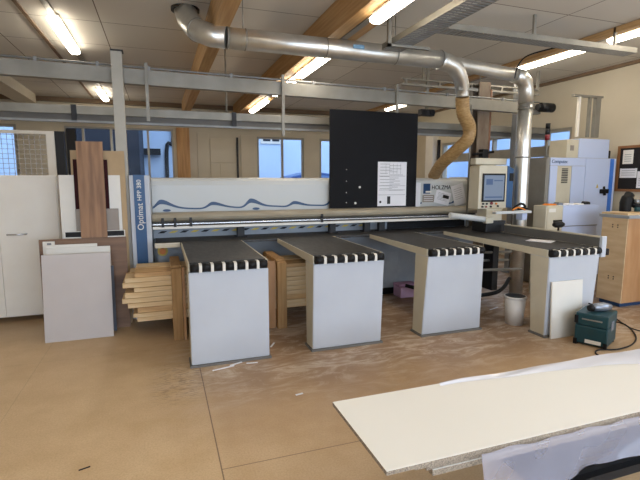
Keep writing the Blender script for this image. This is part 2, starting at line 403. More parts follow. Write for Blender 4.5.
# leafless tree by the right wall
t = empty('bare_tree', (11.5, 9.5, -.5), 'leafless tree outside the long right-hand window', 'tree')
MB().tube([(11.5, 9.5, -.5), (11.5, 9.55, 1.2), (11.45, 9.5, 2.6)], [.16, .12, .08], 8).build('trunk', M['tree'], t)
mb = MB()
for k in range(60):
    a = random.uniform(0, 2 * math.pi); z = random.uniform(.9, 2.5); L_ = random.uniform(.8, 2.6)
    p = Vector((11.48, 9.52, z)); q = p + Vector((math.cos(a) * L_ * .4, math.sin(a) * L_, random.uniform(.1, .9)))
    mb.tube([p, (p + q) / 2 + Vector((0, 0, .15)), q], [.03, .018, .006], 5)
mb.build('branches', M['tree'], t)

# ================================================================ OVERHEAD
def ceiling_lamp(x, y0, y1, z, label, wid=.13, group='ceiling fluorescent lamps'):
    r = empty('ceiling_lamp', (x, (y0 + y1) / 2, z), label, 'lamp', group)
    box(x - wid / 2 + .01, y0 + .02, z + .045, x + wid / 2 - .01, y1 - .02, z + .08).build('housing', M['white'], r)
    mb = MB(); mb.prism([(x - wid / 2, z + .045), (x - wid / 2 + .005, z + .015), (x - wid / 4, z), (x + wid / 4, z), (x + wid / 2 - .005, z + .015), (x + wid / 2, z + .045)], 'y', y0, y1)
    mb.build('diffuser', M['lamp'], r)
    return r
def lamp_trunk(x, z0, z1, y0, y1, label):
    box(x - .035, y0, z0, x + .035, y1, z1).build('lamp_trunking', M['rail'], label=label, cat='trunking')
rows = [
    (-1.03, 3.40, [(2.0, 3.6, 'ceiling lamp of the left row nearest the camera'), (5.83, 7.4, 'large bright ceiling lamp at top left, in front of the near gantry rail'), (11.0 - .35, 11.0 - .3 + 0, '')]),
]
ceiling_lamp(-1.05, 1.6, 3.1, 3.38, 'ceiling lamp of the left row above and just left of the viewer')
ceiling_lamp(-1.03, 5.95, 7.35, 3.38, 'long bright ceiling lamp at top left of the photo')
ceiling_lamp(-1.05, 10.3, 11.4, 3.38, 'small far ceiling lamp at left, between the two gantry rails')
lamp_trunk(-1.04, 3.46, ZC - .001, -2.5, 11.4, 'thin grey lamp trunking along the left row of lamps')
bx2 = 1.98
for y0, y1, lb in ((-1.0, .4, 'ceiling lamp under the middle beam behind the viewer'), (2.62, 4.05, 'ceiling lamp at the top centre of the photo, cut by the upper edge'), (5.3, 6.5, 'ceiling lamp under the middle beam, hidden half behind the steel duct'), (6.9, 8.0, 'ceiling lamp under the middle beam just behind the near gantry rail'), (8.75, 10.1, 'far ceiling lamp under the middle beam near the back windows')):
    ceiling_lamp(bx2, y0, y1, 3.1, lb)
# trunking below the beam
lamp_trunk(bx2, 3.178, 3.189, -2.0, 10.4, 'grey lamp trunking fixed under the middle timber beam')
for y0, y1, lb in ((0.6, 2.1, 'ceiling lamp of the right row outside the frame'), (3.1, 4.55, 'ceiling lamp at the right edge of the photo'), (4.95, 6.55, 'long ceiling lamp at right between the duct and the upper cable tray'), (9.5, 10.7, 'small far ceiling lamp just above the black board')):
    ceiling_lamp(5.6, y0, y1, 3.40 if y0 < 9 else 3.4, lb)
lamp_trunk(5.6, 3.476, ZC - .001, -2.0, 10.7, 'thin grey lamp trunking along the right row of lamps')

# gantry rails
r = empty('gantry_rail', (2.4, 5.6, 2.73), 'near long grey overhead rail crossing the whole photo', 'rail')
def sl(x, d=0): return 5.77 + .055 * (x + 1.5) + d
def slant(x0, x1, d0, d1, z0, z1): return MB().prism([(x0, sl(x0, d0)), (x1, sl(x1, d0)), (x1, sl(x1, d1)), (x0, sl(x0, d1))], 'z', z0, z1)
mb = slant(-3.2, 6.1, -.04, 0, 2.744, 2.909); mb.prism([(-3.2, sl(-3.2)), (6.1, sl(6.1)), (6.1, sl(6.1, .06)), (-3.2, sl(-3.2, .06))], 'z', 2.744, 2.759); mb.prism([(-3.2, sl(-3.2)), (6.1, sl(6.1)), (6.1, sl(6.1, .06)), (-3.2, sl(-3.2, .06))], 'z', 2.894, 2.909); mb.build('channel', M['rail'], r)
MB().tube([(-3.2, sl(-3.2), 2.94), (6.1, sl(6.1), 2.94)], .012, 8).build('cable_conduit', M['railg'], r)
for x in (-1.2, -.6, -.06, .9, 2.0, 3.1, 4.2, 5.3): box(x - .015, sl(x, -.02), 2.9095, x + .015, sl(x, .02), 2.96).build('clip', M['railg'], r)
r = empty('gantry_rail', (1.5, 6.75, 2.4), 'second, lower grey overhead rail just above the windows, behind the saw', 'rail')
box(-3.4, 6.7, 2.49, 6.9, 6.74, 2.60, bev=.005).build('channel', M['rail'], r)
box(-3.4, 6.70, 2.385, 6.9, 6.76, 2.415).build('lower_rail', M['railg'], r)
box(-3.4, 6.73, 2.4155, 6.9, 6.745, 2.4895).build('web', M['web'], r)
for x in (-1.0, 1.05, 3.4, 5.4): box(x - .03, 6.67, 2.41, x + .03, 6.699, 2.605).build('joint_bracket', M['dark'], r)
for x, lb in ((-2.3, 'ceiling hanger rod at the far left of the lower rail'), (.95, 'ceiling hanger rod of the lower rail right of the timber beam'), (5.3, 'ceiling hanger rod near the right end of the lower rail')):
    MB().cyl((x, 6.72, 2.6), (x, 6.72, ZC - .001), .012, 8).build('hanger_rod', M['rail'], label=lb, cat='rod')
# wire partition before the left window
r = empty('wire_partition', (-1.95, 8.4, 0), 'white framed wire mesh partition in front of the far left window', 'partition')
mb = MB(); mb.box(-3.3, 8.4, 0, -3.24, 8.44, 2.42); mb.box(-1.68, 8.4, 0, -1.56, 8.44, 2.42); mb.box(-3.24, 8.4, 2.37, -1.68, 8.44, 2.42); mb.box(-3.24, 8.4, 0, -1.68, 8.44, .06); mb.build('frame', M['cab'], r)
mb = MB()
x = -3.2
while x < -1.7: mb.box(x, 8.418, .06, x + .007, 8.422, 2.37); x += .075
z = .1
while z < 2.36: mb.box(-3.24, 8.4225, z, -1.68, 8.4265, z + .007); z += .075
mb.build('wire_mesh', M['steel'], r)
box(-1.555, 8.39, 0, -1.42, 8.46, 2.42).build('dark_post', M['dark'], label='dark post right of the wire mesh partition', cat='post')
# steel columns of the gantry
r = empty('gantry_post', (-.385, 5.5, 0), 'pale grey square steel post left of the blue machine column', 'post')
box(-.45, 5.67, .012, -.335, 5.78, 3.06, bev=.004).build('column', M['postm'], r)
box(-.5, 5.665, 0, -.27, 5.84, .012).build('base_plate', M['railg'], r)
box(-.45, 5.661, 3.06, -.32, 5.79, 3.075).build('cap', M['dark'], r)
r = empty('gantry_post', (5.62, 5.9, 0), 'grey steel post carrying the right end of the near rail', 'post')
box(5.8, 6.36, .012, 5.91, 6.47, 3.3, bev=.004).build('column', M['railg'], r)
box(5.76, 6.33, 0, 5.95, 6.5, .012).build('base_plate', M['railg'], r)
# droppers hanging by the near rail
for x, z0, z1, lb in ((-.09, 2.33, 2.98, 'thin white rod hanging at the near rail above the blue column'), (1.56, 2.22, 2.99, 'thin grey rod hanging at the near rail right of the middle beam'), (3.28, 2.42, 3.0, 'thin grey rod hanging at the near rail above the black board')):
    r = box(x - .018, sl(x, -.08), z0, x + .018, sl(x, -.045), z1).build('dropper_rod', M['rail'], label=lb, cat='rod')
    box(x - .018, sl(x, -.045), z1 - .03, x + .018, sl(x, -.0395), z1).build('hook', M['rail'], r)
MB().cyl((4.3, 5.62, .95), (4.3, 5.62, 2.72), .012, 8).build('air_pipe', M['rail'], label='thin vertical air pipe behind the tan hose', cat='pipe')

# upper carriage frame at right
r = empty('crane_frame', (5.0, 6.3, 2.95), 'pale steel carriage frame under the ceiling right of the duct', 'frame')
mb = MB(); mb.box(3.55, 6.3, 3.08, 6.2, 6.34, 3.11); mb.box(3.55, 6.3, 3.165, 6.2, 6.34, 3.185); mb.build('twin_rail', M['rail'], r)
for x in (3.6, 4.2, 4.8, 5.4, 6.0): box(x, 6.301, 3.1105, x + .03, 6.339, 3.1645).build('spacer', M['rail'], r)
for x in (3.9, 6.15): box(x, 6.305, 3.1855, x + .04, 6.335, ZC - .001).build('hanger', M['rail'], r)
r = empty('door_frame', (6.4, 5.5, 2.0), 'white open lifting frame above the tall blue-white machine cabinet', 'frame')
box(6.2, 5.49, 2.32, 6.235, 5.53, 2.93).build('upright', M['white'], r)
box(6.56, 5.49, 2.32, 6.66, 5.55, 2.93).build('upright', M['rail'], r)
box(6.1, 5.49, 2.931, 6.7, 5.55, 2.96).build('crossbar', M['rail'], r)
box(6.42, 5.49, 2.32, 6.46, 5.53, 2.93).build('upright', M['rail'], r)
r = empty('drive_motor', (6.0, 5.5, 2.76), 'black drive motor hanging at the right end of the near rail', 'motor')
MB().cyl((6.0, 6.06, 2.84), (6.26, 6.06, 2.84), .075, 18).build('motor_body', M['black'], r)
MB().cyl((5.94, 6.06, 2.84), (5.999, 6.06, 2.84), .05, 18).build('end_cap', M['dark'], r)
r = empty('trolley', (3.9, 6.5, 2.9), 'dark trolley with rollers on the far frame behind the black board', 'trolley')
box(3.95, 6.4, 2.66, 4.2, 6.5, 2.76, bev=.01).build('body', M['dark'], r)
for x in (4.0, 4.15): MB().cyl((x, 6.38, 2.71), (x, 6.399, 2.71), .045, 14).build('roller', M['black'], r)
box(4.06, 6.43, 2.761, 4.1, 6.47, ZC - .001).build('arm', M['rail'], r)

# round extraction duct
def arc(c, r0, a0, a1, u, v, n=6):
    return [Vector(c) + Vector(u) * math.cos(a0 + (a1 - a0) * k / n) * r0 + Vector(v) * math.sin(a0 + (a1 - a0) * k / n) * r0 for k in range(n + 1)]
r = empty('extraction_duct', (2, 4.85, 2.9), 'shiny round steel extraction duct running from the ceiling flange to the right', 'duct')
elbow = [(.345, 5.38, ZC - .02), (.36, 5.24, 3.34), (.43, 5.02, 3.17), (.56, 4.87, 3.085), (.7, 4.82, 3.065)]
MB().tube(elbow, [.118, .116, .114, .11, .106], 28).build('elbow', M['duct'], r)
MB().cyl((.345, 5.38, ZC - .03), (.345, 5.38, ZC - .002), .15, 32).build('ceiling_flange', M['dark'], r)
MB().tube([(.7, 4.82, 3.065), (1.9, 4.82, 3.065), (3.2, 4.82, 3.065)], .103, 32).build('main_pipe', M['duct'], r)
MB().tube([(3.2, 4.84, 3.05), (3.5, 4.9, 3.06), (4.3, 5.05, 3.05), (4.55, 5.08, 3.04)], [.08, .08, .082, .085], 28).build('reducer', M['duct'], r)
MB().tube([(4.55, 5.08, 3.04), (4.68, 5.1, 3.03), (4.78, 5.13, 2.98), (4.83, 5.15, 2.88), (4.84, 5.15, 2.7)], .1, 28).build('elbow', M['duct'], r)
MB().tube([(4.84, 5.15, 2.7), (4.84, 5.15, 2.15), (4.85, 5.15, 1.2), (4.85, 5.15, 0)], .095, 28).build('downpipe', M['duct'], r)
MB().tube(smooth_path([(3.2, 4.82, 3.06), (3.42, 4.86, 3.02), (3.58, 4.92, 2.9), (3.66, 4.98, 2.78), (3.68, 5.0, 2.7)], 4), [.108, .106, .104, .102, .1, .098, .096, .093, .09, .088, .086, .085, .084, .083, .082, .08, .08], 24).build('branch', M['duct'], r)
for p, q, rr in (((.7,4.82,3.065),(.712,4.82,3.065),.108), ((.88,4.82,3.065),(.892,4.82,3.065),.107), ((1.75, 4.82, 3.065), (1.762, 4.82, 3.065), .107), ((2.6, 4.82, 3.065), (2.612, 4.82, 3.065), .107), ((3.2, 4.82, 3.065), (3.212, 4.82, 3.065), .108), ((4.84, 5.15, 2.62), (4.84, 5.15, 2.64), .103), ((4.845, 5.15, 1.95), (4.845, 5.15, 1.97), .103), ((.43, 5.02, 3.17), (.435, 5.012, 3.166), .118)):
    MB().cyl(p, q, rr, 28).build('clamp_ring', M['rail'], r)
box(2.04, 4.705, 3.06, 2.17, 4.7125, 3.10).build('sticker', mat('sticker_blue', (110, 150, 180), .5), r, label='small blue sticker on the duct')
for x in (.86, 2.6): MB().cyl((x + .007, 4.82, 3.172), (x + .007, 4.82, ZC - .001), .007, 8).build('hanger_wire', M['rail'], r)
# flexible hose
hp = smooth_path([(3.68, 5.0, 2.69), (3.75, 5.06, 2.5), (3.92, 5.15, 2.34), (3.93, 5.2, 2.18), (3.88, 5.42, 2.02), (3.9, 5.75, 1.86), (4.03, 6.12, 1.70)], 16)
rads = [.083 + (.005 if k % 2 else -.003) for k in range(len(hp))]
MB().tube(hp, rads, 20).build('flexible_hose', M['hose'], label='tan ribbed flexible hose curving down from the duct branch', cat='hose')
box(3.55, 4.9, 2.755, 3.84, 4.925, 2.79).build('hose_clamp_bar', M['rail'], label='short pale bar at the top of the tan hose', cat='bar')
# rusty steel post
r = empty('steel_column', (5.0, 6.25, 0), 'brown-grey steel column behind the control terminal', 'column')
mb = MB(); mb.box(4.88, 6.2, 0, 5.1, 6.22, 3.2); mb.box(4.98, 6.22, 0, 5.0, 6.34, 3.2); mb.box(4.88, 6.34, 0, 5.1, 6.36, 3.2); mb.build('web_and_flange', mat('rusty_steel', (128, 116, 102), .6, .3, rgb2=(104, 88, 74), scale=(8, 8, 3)), r)
MB().cyl((5.14, 6.24, .8), (5.14, 6.24, 3.1), .025, 12).build('side_pipe', mat('copper_pipe', (120, 86, 66), .5, .3), r)
MB().tube([(4.75, 6.12, 2.05), (4.95, 6.12, 2.08), (5.15, 6.12, 2.1)], .02, 8).build('valve_lever', M['black'], r)
box(4.92, 6.1, 1.97, 5.04, 6.199, 2.14, bev=.01).build('valve', M['black'], r)

MB().tube(smooth_path([(4.75, 4.42, 3.27), (4.6, 4.5, 3.24), (4.45, 4.75, 3.2), (4.40, 4.85, 3.1), (4.4, 4.9, 2.95)], 6), .009, 8).build('hanging_cable', M['dark'], label='dark loose cable looping from the crossing tray to the steel duct', cat='cable')
# cable trays
def tray(label, p0, p1, wd, h, axis):
    (x0, y0, z), (x1, y1, _) = p0, p1
    r = empty('cable_tray', ((x0 + x1) / 2, (y0 + y1) / 2, z), label, 'cable tray')
    sd = MB(); bt = MB()
    if axis == 'x':
        sd.box(x0, y0, z, x1, y0 + .004, z + h); sd.box(x0, y0 + wd - .004, z, x1, y0 + wd, z + h)
        x = x0
        while x < x1: bt.box(x, y0 + .0045, z, x + .03, y0 + wd - .0045, z + .004); x += .05
    else:
        sd.box(x0, y0, z, x0 + .004, y1, z + h); sd.box(x0 + wd - .004, y0, z, x0 + wd, y1, z + h)
        y = y0
        while y < y1: bt.box(x0 + .0045, y, z, x0 + wd - .0045, y + .03, z + .004); y += .05
    sd.build('side_rails', M['rail'], r); bt.build('rungs', M['railg'], r); return r
r = tray('perforated cable tray running away from the camera beside the middle beam', (2.36, .5, 3.06), (2.36, 4.66, 3.06), .24, .06, 'y')
for y in (1.6, 4.4):
    box(2.30, y, 3.03, 2.34, y + .04, ZC - .001).build('hanger', M['rail'], r)
    box(2.30, y, 3.03, 2.8, y + .04, 3.055).build('bracket_arm', M['rail'], r)
r = tray('perforated cable tray crossing under the ceiling at top right', (2.75, 4.2, 3.2), (5.62, 4.2, 3.2), .18, .06, 'x')
for x in (4.05, 5.3):
    box(x, 4.25, 3.262, x + .03, 4.28, ZC - .001).build('hanger', M['rail'], r)
box(2.62, 3.9, 3.15, 5.2, 3.93, 3.18).build('dark_rail', M['railg'], label='thin rail in front of the crossing cable tray', cat='rail')
bpy.data.objects.remove(bpy.data.objects['dark_rail'])
r.name = 'cable_tray.001'

# ================================================================ PANEL SAW
saw = empty('beam_panel_saw', (2.2, 5.6, 0), 'large grey horizontal panel saw with four striped-edge support tables', 'panel saw')
ZT = .93
def table(x0, x1, yf, rx=0.0, nr=7, lx=0):
    """support table: dark top, beige side beams, light front panel, row of black rollers"""
    top = box(x0 + .012, yf + .075, ZT - .025, x1 - .012, 5.40, ZT).build('support_table', M['bed'], saw)
    for xa in (x0, x1 - .0115):
        MB().prism([(yf + .03, ZT - .075), (yf + .03, ZT), (5.40, ZT), (5.40, ZT - .05), (yf + .24, ZT - .075)], 'x', xa, xa + .0115).build('side_beam', M['sawb'], top)
    # front panel (slightly tapering towards the floor)
    b = bmesh.new()
    def P(x, y, z): return b.verts.new((x, y, z))
    t0, t1, b0, b1 = x0, x1, x0 - lx, x1 - rx
    yb0, yb1 = yf + .26, yf + .2
    zt, zb = ZT - .0755, .02
    v = [P(t0, yf, zt), P(t1, yf, zt), P(t1, yb0, zt), P(t0, yb0, zt), P(b0, yf + .004, zb), P(b1, yf + .004, zb), P(b1, yb1, zb), P(b0, yb1, zb)]
    for f in ((0, 1, 2, 3), (7, 6, 5, 4), (0, 4, 5, 1), (1, 5, 6, 2), (2, 6, 7, 3), (3, 7, 4, 0)): b.faces.new([v[i] for i in f])
    mb = MB(); bmesh.ops.recalc_face_normals(b, faces=b.faces); bmesh.ops.bevel(b, geom=b.edges[:], offset=.006, segments=2, affect='EDGES'); mb.add(b)
    fp = mb.build('front_panel', M['saw'], top)
    # beige side skins of the leg
    b = bmesh.new(); v = [b.verts.new(c) for c in ((t0 - .002, yf + .008, zt - .004), (t0 - .002, yb0 - .008, zt - .004), (b0 - .002, yb1 - .008, zb + .004), (b0 - .002, yf + .012, zb + .004))]
    v2 = [b.verts.new((q.co.x + .0015, q.co.y, q.co.z)) for q in v]
    b.faces.new(v); b.faces.new(v2[::-1])
    for i in range(4): b.faces.new((v[i], v2[i], v2[(i + 1) % 4], v[(i + 1) % 4]))
    MB().add(b).build('side_panel', M['sawb'], top)
    box(b0 - .015, yf - .015, 0, b1 + .015, yb1 + .01, .0195).build('plinth', M['plinth'], top)
    pitch = (x1 - x0) / nr
    comb = MB(); comb.box(x0 + .0125, yf + .05, ZT - .073, x1 - .0125, yf + .074, ZT - .03)
    for k in range(nr):
        xa = x0 + pitch * (k + .5)
        MB().cyl((xa - pitch * .36, yf + .001, ZT - .037), (xa + pitch * .36, yf + .001, ZT - .037), .038, 18).build('roller', M['black'], top)
        if k < nr - 1: comb.prism([(yf - .034, ZT - .072), (yf - .034, ZT - .012), (yf - .02, ZT - .002), (yf + .0495, ZT - .002), (yf + .0495, ZT - .072)], 'x', xa + pitch * .38, xa + pitch * .62)
    comb.build('comb_strip', M['white'], top)
    return top
TABLES = [(.2, .90, 3.97, 0, 7, 0), (1.34, 2.08, 3.98, .02, 7, .01), (2.6, 3.3, 3.99, .01, 7, .05), (3.75, 4.45, 3.54, .06, 7, 0)]
tops = [table(*a) for a in TABLES]
# rear bed carrying the saw line
for_bed = MB(); for_bed.box(-.08, 5.405, ZT - .03, 4.62, 5.93, ZT); for_bed.build('saw_bed', M['bed'], saw)
box(-.06, 5.70, .10, 4.5, 5.92, ZT - .031, bev=.01).build('base', M['base'], saw)
box(-.02, 5.74, 0, 4.45, 5.9, .099).build('toe_kick', M['black'], saw)
box(-.08, 5.39, ZT - .05, .19, 5.404, ZT + .004).build('front_lip', M['sawb'], saw)
# seams on the base
for x in (.05, 1.1, 2.3, 3.5): box(x, 5.693, .16, x + .9, 5.6995, .62, bev=.002).build('access_cover', M['base'], saw)
# e-stop
k = MB().cyl((0.0, 5.685, .80), (0.0, 5.6995, .80), .06, 20).build('emergency_stop', M['yellow'], saw, label='round orange and yellow emergency stop')
MB().cyl((0.0, 5.65, .80), (0.0, 5.6845, .80), .036, 20).build('button', M['orange'], k)
# back panel of clamp opening, clamps, hazard tape
box(-.1, 5.96, ZT - .03, 4.6, 5.975, 1.16).build('rear_guard', M['base'], saw)
for i, x in enumerate((.95, 2.2, 2.72, 2.95)):
    c = box(x - .045, 5.72, ZT, x + .045, 5.8, 1.07, bev=.006).build('clamp', M['dark'], saw)
    box(x - .07, 5.70, ZT, x + .07, 5.82, ZT + .012).build('clamp_foot', M['black'], c)
for k in range(22):
    x = -.05 + k * .13
    MB().prism([(x, .985), (x + .07, .985), (x + .12, 1.012), (x + .05, 1.012)], 'y', 5.952, 5.9595).build('hazard_stripe', M['yellow'] if k % 2 else M['black'], saw)
box(3.15, 5.935, ZT + .001, 4.5, 5.9515, 1.06).build('dark_cover', M['black'], saw)
# pressure beam
MB().prism([(5.70, 1.145), (5.66, 1.17), (5.65, 1.2), (5.67, 1.235), (5.72, 1.25), (5.9, 1.25), (5.9, 1.145)], 'x', -.1, 4.55, .004).build('pressure_beam', mat('pressure_beam_grey', (160, 151, 132), .5, rgb2=(146, 137, 118), scale=(3, 8, 8)), saw)
box(-.1, 5.68, 1.11, 4.5, 5.85, 1.1445).build('beam_recess', M['dark'], saw)
box(-.1, 5.645, 1.115, 4.5, 5.679, 1.132, bev=.003).build('edge_profile', M['steel'], saw)
box(-.1, 5.64, 1.065, 4.5, 5.88, 1.098, bev=.004).build('lower_profile', M['white'], saw)
for x in (.0, .14, .32, 2.0): box(x, 5.63, 1.09, x + .03, 5.6495, 1.2).build('bracket', M['dark'], saw)
# hood
MB().prism([(5.98, 1.17), (5.98, 1.58), (5.995, 1.635), (6.03, 1.665), (6.09, 1.675), (6.5, 1.675), (6.56, 1.62), (6.56, .03), (6.0, .03)], 'x', -.1, 4.58, .004).build('hood', M['hood'], saw)
MB().prism([(5.97, .6), (5.97, 1.64), (6.02, 1.68), (6.56, 1.68), (6.56, 0), (5.99, 0), (5.97, .1)], 'x', -.44, -.105, .006).build('end_housing', M['hood'], saw)
box(4.585, 5.8, 1.0, 4.63, 6.5, 1.69, bev=.006).build('end_post', M['sawb'], saw)
# left end column: blue strip between white edges
col = box(-.33, 5.62, 0, -.11, 5.965, 1.70, bev=.006).build('end_column', M['saw'], saw)
box(-.284, 5.612, .10, -.164, 5.6195, 1.705).build('blue_strip', M['blue'], col, label='blue strip lettered Optimat HPP 380')
text('lettering', 'Optimat', .095, face_mtx((-.224, 5.611, 1.225), roll=R(90)), M['white'], col, fit=.31)
text('lettering', 'HPP 380', .066, face_mtx((-.224, 5.611, 1.53), roll=R(90)), M['white'], col, fit=.235)
# blue wave with dots
def wave(x0, x1, humps):
    b = bmesh.new(); n = int((x1 - x0) / .02); prev = None
    for i in range(n + 1):
        x = x0 + (x1 - x0) * i / n; z = 1.290 - .006 * math.sin((x - .3) * 10); th = .0095
        for hx, a in humps:
            dx = x - hx; s = .075 if dx < 0 else .15
            g = math.exp(-(dx / s) ** 2); z += a * g; th += a * .22 * g
        q = [b.verts.new((x, y, zz)) for y, zz in ((5.974, z - th), (5.974, z + th), (5.9795, z + th), (5.9795, z - th))]
        if prev:
            for k in range(4): b.faces.new((prev[k], prev[(k + 1) % 4], q[(k + 1) % 4], q[k]))
        else: b.faces.new(q)
        prev = q
    b.faces.new(prev[::-1]); return MB().add(b)
wave(-.095, 3.1, [(0.0, .085), (.63, .055), (1.13, .09), (1.73, .055), (2.3, .09)]).build('wave_stripe', M['wave'], saw)
wave(3.6, 4.5, [(3.84, .09), (4.35, .03)]).build('wave_stripe', M['wave'], saw)
wv = MB(); wv.box(-.438, 5.964, 1.285, -.335, 5.9695, 1.312); wv.build('wave_stripe', M['wave'], saw)
for x in (.07, 1.2):
    b = bmesh.new(); bmesh.ops.create_cone(b, cap_ends=True, segments=24, radius1=1, radius2=1, depth=1)
    bmesh.ops.transform(b, matrix=Matrix.Translation((x, 5.9765, 1.268)) @ Matrix.Rotation(R(90), 4, 'X') @ Matrix.Diagonal((.048, .016, .005, 1)), verts=b.verts)
    MB().add(b).build('wave_dot', M['wave'], saw)
# maker sign
sg = box(3.74, 5.972, 1.30, 4.28, 5.9795, 1.6).build('maker_sign', M['hood'], saw)
box(3.76, 5.968, 1.44, 3.88, 5.9715, 1.59).build('logo_square', M['wave'], sg)
box(3.80, 5.966, 1.455, 3.90, 5.9675, 1.48).build('logo_bar', M['white'], sg)
text('lettering', 'HOLZMA', .088, face_mtx((4.08, 5.9705, 1.53)), M['black'], sg, fit=.34)
lb = box(3.75, 5.966, 1.31, 3.95, 5.9715, 1.42).build('type_plate', M['greyb'], sg)
for dz in (.02, .05, .08): box(3.77, 5.964, 1.31 + dz, 3.93, 5.9655, 1.318 + dz).build('plate_line', M['paper'], lb)
box(3.585, 5.972, 1.22, 3.715, 5.9795, 1.6).build('white_label', M['paper'], saw)
# right fence of the fourth table
f = box(4.452, 3.56, .80, 4.48, 5.0, 1.03, bev=.004).build('side_fence', M['web'], saw)
box(4.448, 3.56, 1.0305, 4.49, 5.0, 1.045).build('fence_cap', M['sawb'], f)
box(4.452, 3.525, .82, 4.52, 3.559, 1.046, bev=.006).build('fence_end', M['saw'], f)
k = MB().cyl((4.47, 4.12, 1.0455), (4.47, 4.12, 1.1), .012, 10).build('clamp_lever', M['black'], saw)
MB().tube([(4.39, 4.12, 1.118), (4.42, 4.12, 1.12), (4.51, 4.12, 1.12), (4.55, 4.12, 1.118)], [.02, .038, .038, .02], 14).build('knob', M['black'], k)
box(4.521, 3.52, .84, 4.56, 3.56, .91, bev=.004).build('latch', M['black'], saw)
# air rods under the fourth table
for z, y in ((.70, 5.0), (.58, 5.05), (.5, 4.8)):
    MB().cyl((3.32, y, z), (4.5, y - .1, z - .03), .018, 12).build('air_cylinder', M['rail'], saw)
box(3.6, 5.0, .15, 3.72, 5.2, .85, bev=.01).build('motor_bracket', M['dark'], saw)
box(4.2, 4.9, .15, 4.3, 5.1, .85, bev=.01).build('motor_bracket', M['dark'], saw)
MB().tube(smooth_path([(3.1, 5.3, .22), (3.6, 4.95, .12), (4.1, 4.7, .18), (4.5, 4.9, .3)], 8), .025, 10).build('air_hose', M['black'], saw)

# control terminal
tm = empty('control_terminal', (4.32, 5.25, ZT), 'beige and blue control terminal with a screen on the right of the saw', 'control panel')
MB().prism([(4.03, 1.25), (4.03, 1.82), (4.05, 1.845), (4.50, 1.845), (4.51, 1.25)], 'y', 5.15, 5.36, .006).build('housing', M['sawb'], tm)
MB().prism([(4.5105, 1.26), (4.5105, 1.845), (4.62, 1.80), (4.62, 1.25)], 'y', 5.155, 5.34, .006).build('side_cover', M['blue'], tm)
box(4.55, 5.146, 1.63, 4.61, 5.1545, 1.74).build('grille', M['black'], tm)
s_ = box(4.085, 5.138, 1.345, 4.47, 5.1495, 1.735, bev=.003).build('screen_bezel', M['black'], tm)
sc = box(4.11, 5.134, 1.37, 4.445, 5.1375, 1.71).build('screen', M['screen'], s_)
for q in ((4.14, 1.58, 4.25, 1.66), (4.27, 1.63, 4.42, 1.645), (4.13, 1.40, 4.42, 1.42)): box(q[0], 5.1325, q[1], q[2], 5.1338, q[3]).build('screen_window', M['screenui'], s_)
box(4.14, 5.1, 1.09, 4.40, 5.3, 1.2495).build('neck', M['sawb'], tm)
box(4.10, 5.05, ZT, 4.44, 5.35, 1.0895, bev=.01).build('foot', M['dark'], tm)
for i, (x, z) in enumerate(((4.11, 1.32), (4.17, 1.32), (4.25, 1.325), (4.33, 1.32), (4.10, 1.28), (4.16, 1.28), (4.24, 1.28), (4.36, 1.285))):
    MB().cyl((x, 5.13, z), (x, 5.1495, z), .013 if i != 2 else .02, 12).build('button', M['red'] if i in (2, 5) else (M['orange'] if i == 3 else M['dark']), tm)
box(4.08, 5.3, 1.86, 4.62, 5.42, 1.95, bev=.01).build('top_housing', M['sawb'], tm)
box(4.25, 5.3605, 1.70, 4.45, 5.42, 1.8595).build('top_mount', M['sawb'], tm)
for ch in tm.children: ch.location.x += .085
a_ = MB().tube([(3.56, 5.0, 1.19), (4.1, 4.97, 1.12)], .038, 18).build('swing_arm', M['hood'], tm, label='white round arm ending in a grey fitting')
box(4.08, 4.92, 1.07, 4.2, 5.0, 1.15, bev=.012).build('arm_joint', M['sawb'], tm)
# pale measuring stops to the right of the terminal
r = empty('stop_block', (4.75, 4.95, 1.2), 'pale plastic stop block and tray right of the control terminal', 'machine part')
box(4.15, 4.82, 1.2, 4.74, 4.9, 1.235, bev=.008).build('arm', M['hood'], r)
box(4.66, 4.9005, 1.10, 4.745, 5.02, 1.2, bev=.008).build('block', M['comp'], r)
r2 = empty('cable_bundle', (4.62, 4.86, 1.235), 'black and yellow cables heaped beside the control terminal', 'cables')
MB().tube(smooth_path([(4.45, 4.86, 1.25), (4.5, 4.85, 1.30), (4.6, 4.86, 1.33), (4.66, 4.86, 1.28), (4.55, 4.87, 1.26), (4.7, 4.86, 1.26)], 6), .016, 8).build('black_cable', M['black'], r2)
MB().tube(smooth_path([(4.42, 4.83, 1.247), (4.52, 4.84, 1.28), (4.64, 4.84, 1.247)], 6), .01, 8).build('yellow_cable', M['orange'], r2)

# sheets of paper and the black board on the saw
r = box(2.22, 5.90, 1.2515, 3.59, 5.9195, 2.60)
bb = r.build('black_board', M['charcoal'], label='large black panel standing upright on the saw beam', cat='board')
for x, z, s in ((2.47, 1.79, .006), (2.47, 1.63, .006), (2.47, 1.47, .007), (2.47, 1.33, .007), (2.675, 1.545, .017), (2.61, 1.32, .017)):
    MB().cyl((x, 5.896, z), (x, 5.8995, z), s, 12).build('drill_hole', M['white'], bb)
pp = box(2.955, 5.894, 1.27, 3.42, 5.8995, 1.905).build('paper_sheet', M['paper'], label='white printed notice taped to the black panel', cat='paper')
mb = MB()
random.seed(3)
for k in range(18):
    z = 1.87 - k * .022; mb.box(2.99 + .15 * (k % 2), 5.8925, z, 2.99 + .15 * (k % 2) + random.uniform(.12, .24), 5.8935, z + .005)
for x in (3.08, 3.14, 3.2, 3.26, 3.32): mb.box(x, 5.8925, 1.73, x + .003, 5.8935, 1.88)
for z in (1.70, 1.56, 1.50, 1.43): mb.box(2.97, 5.8925, z, 3.4, 5.8935, z + .004)
mb.build('print', M['ink'], pp)
box(3.11, 5.8915, 1.30, 3.16, 5.8938, 1.41).build('printed_block', M['dark'], pp)
MB().cyl((3.0, 5.8925, 1.33), (3.0, 5.8935, 1.33), .018, 14).build('printed_mark', M['dark'], pp)
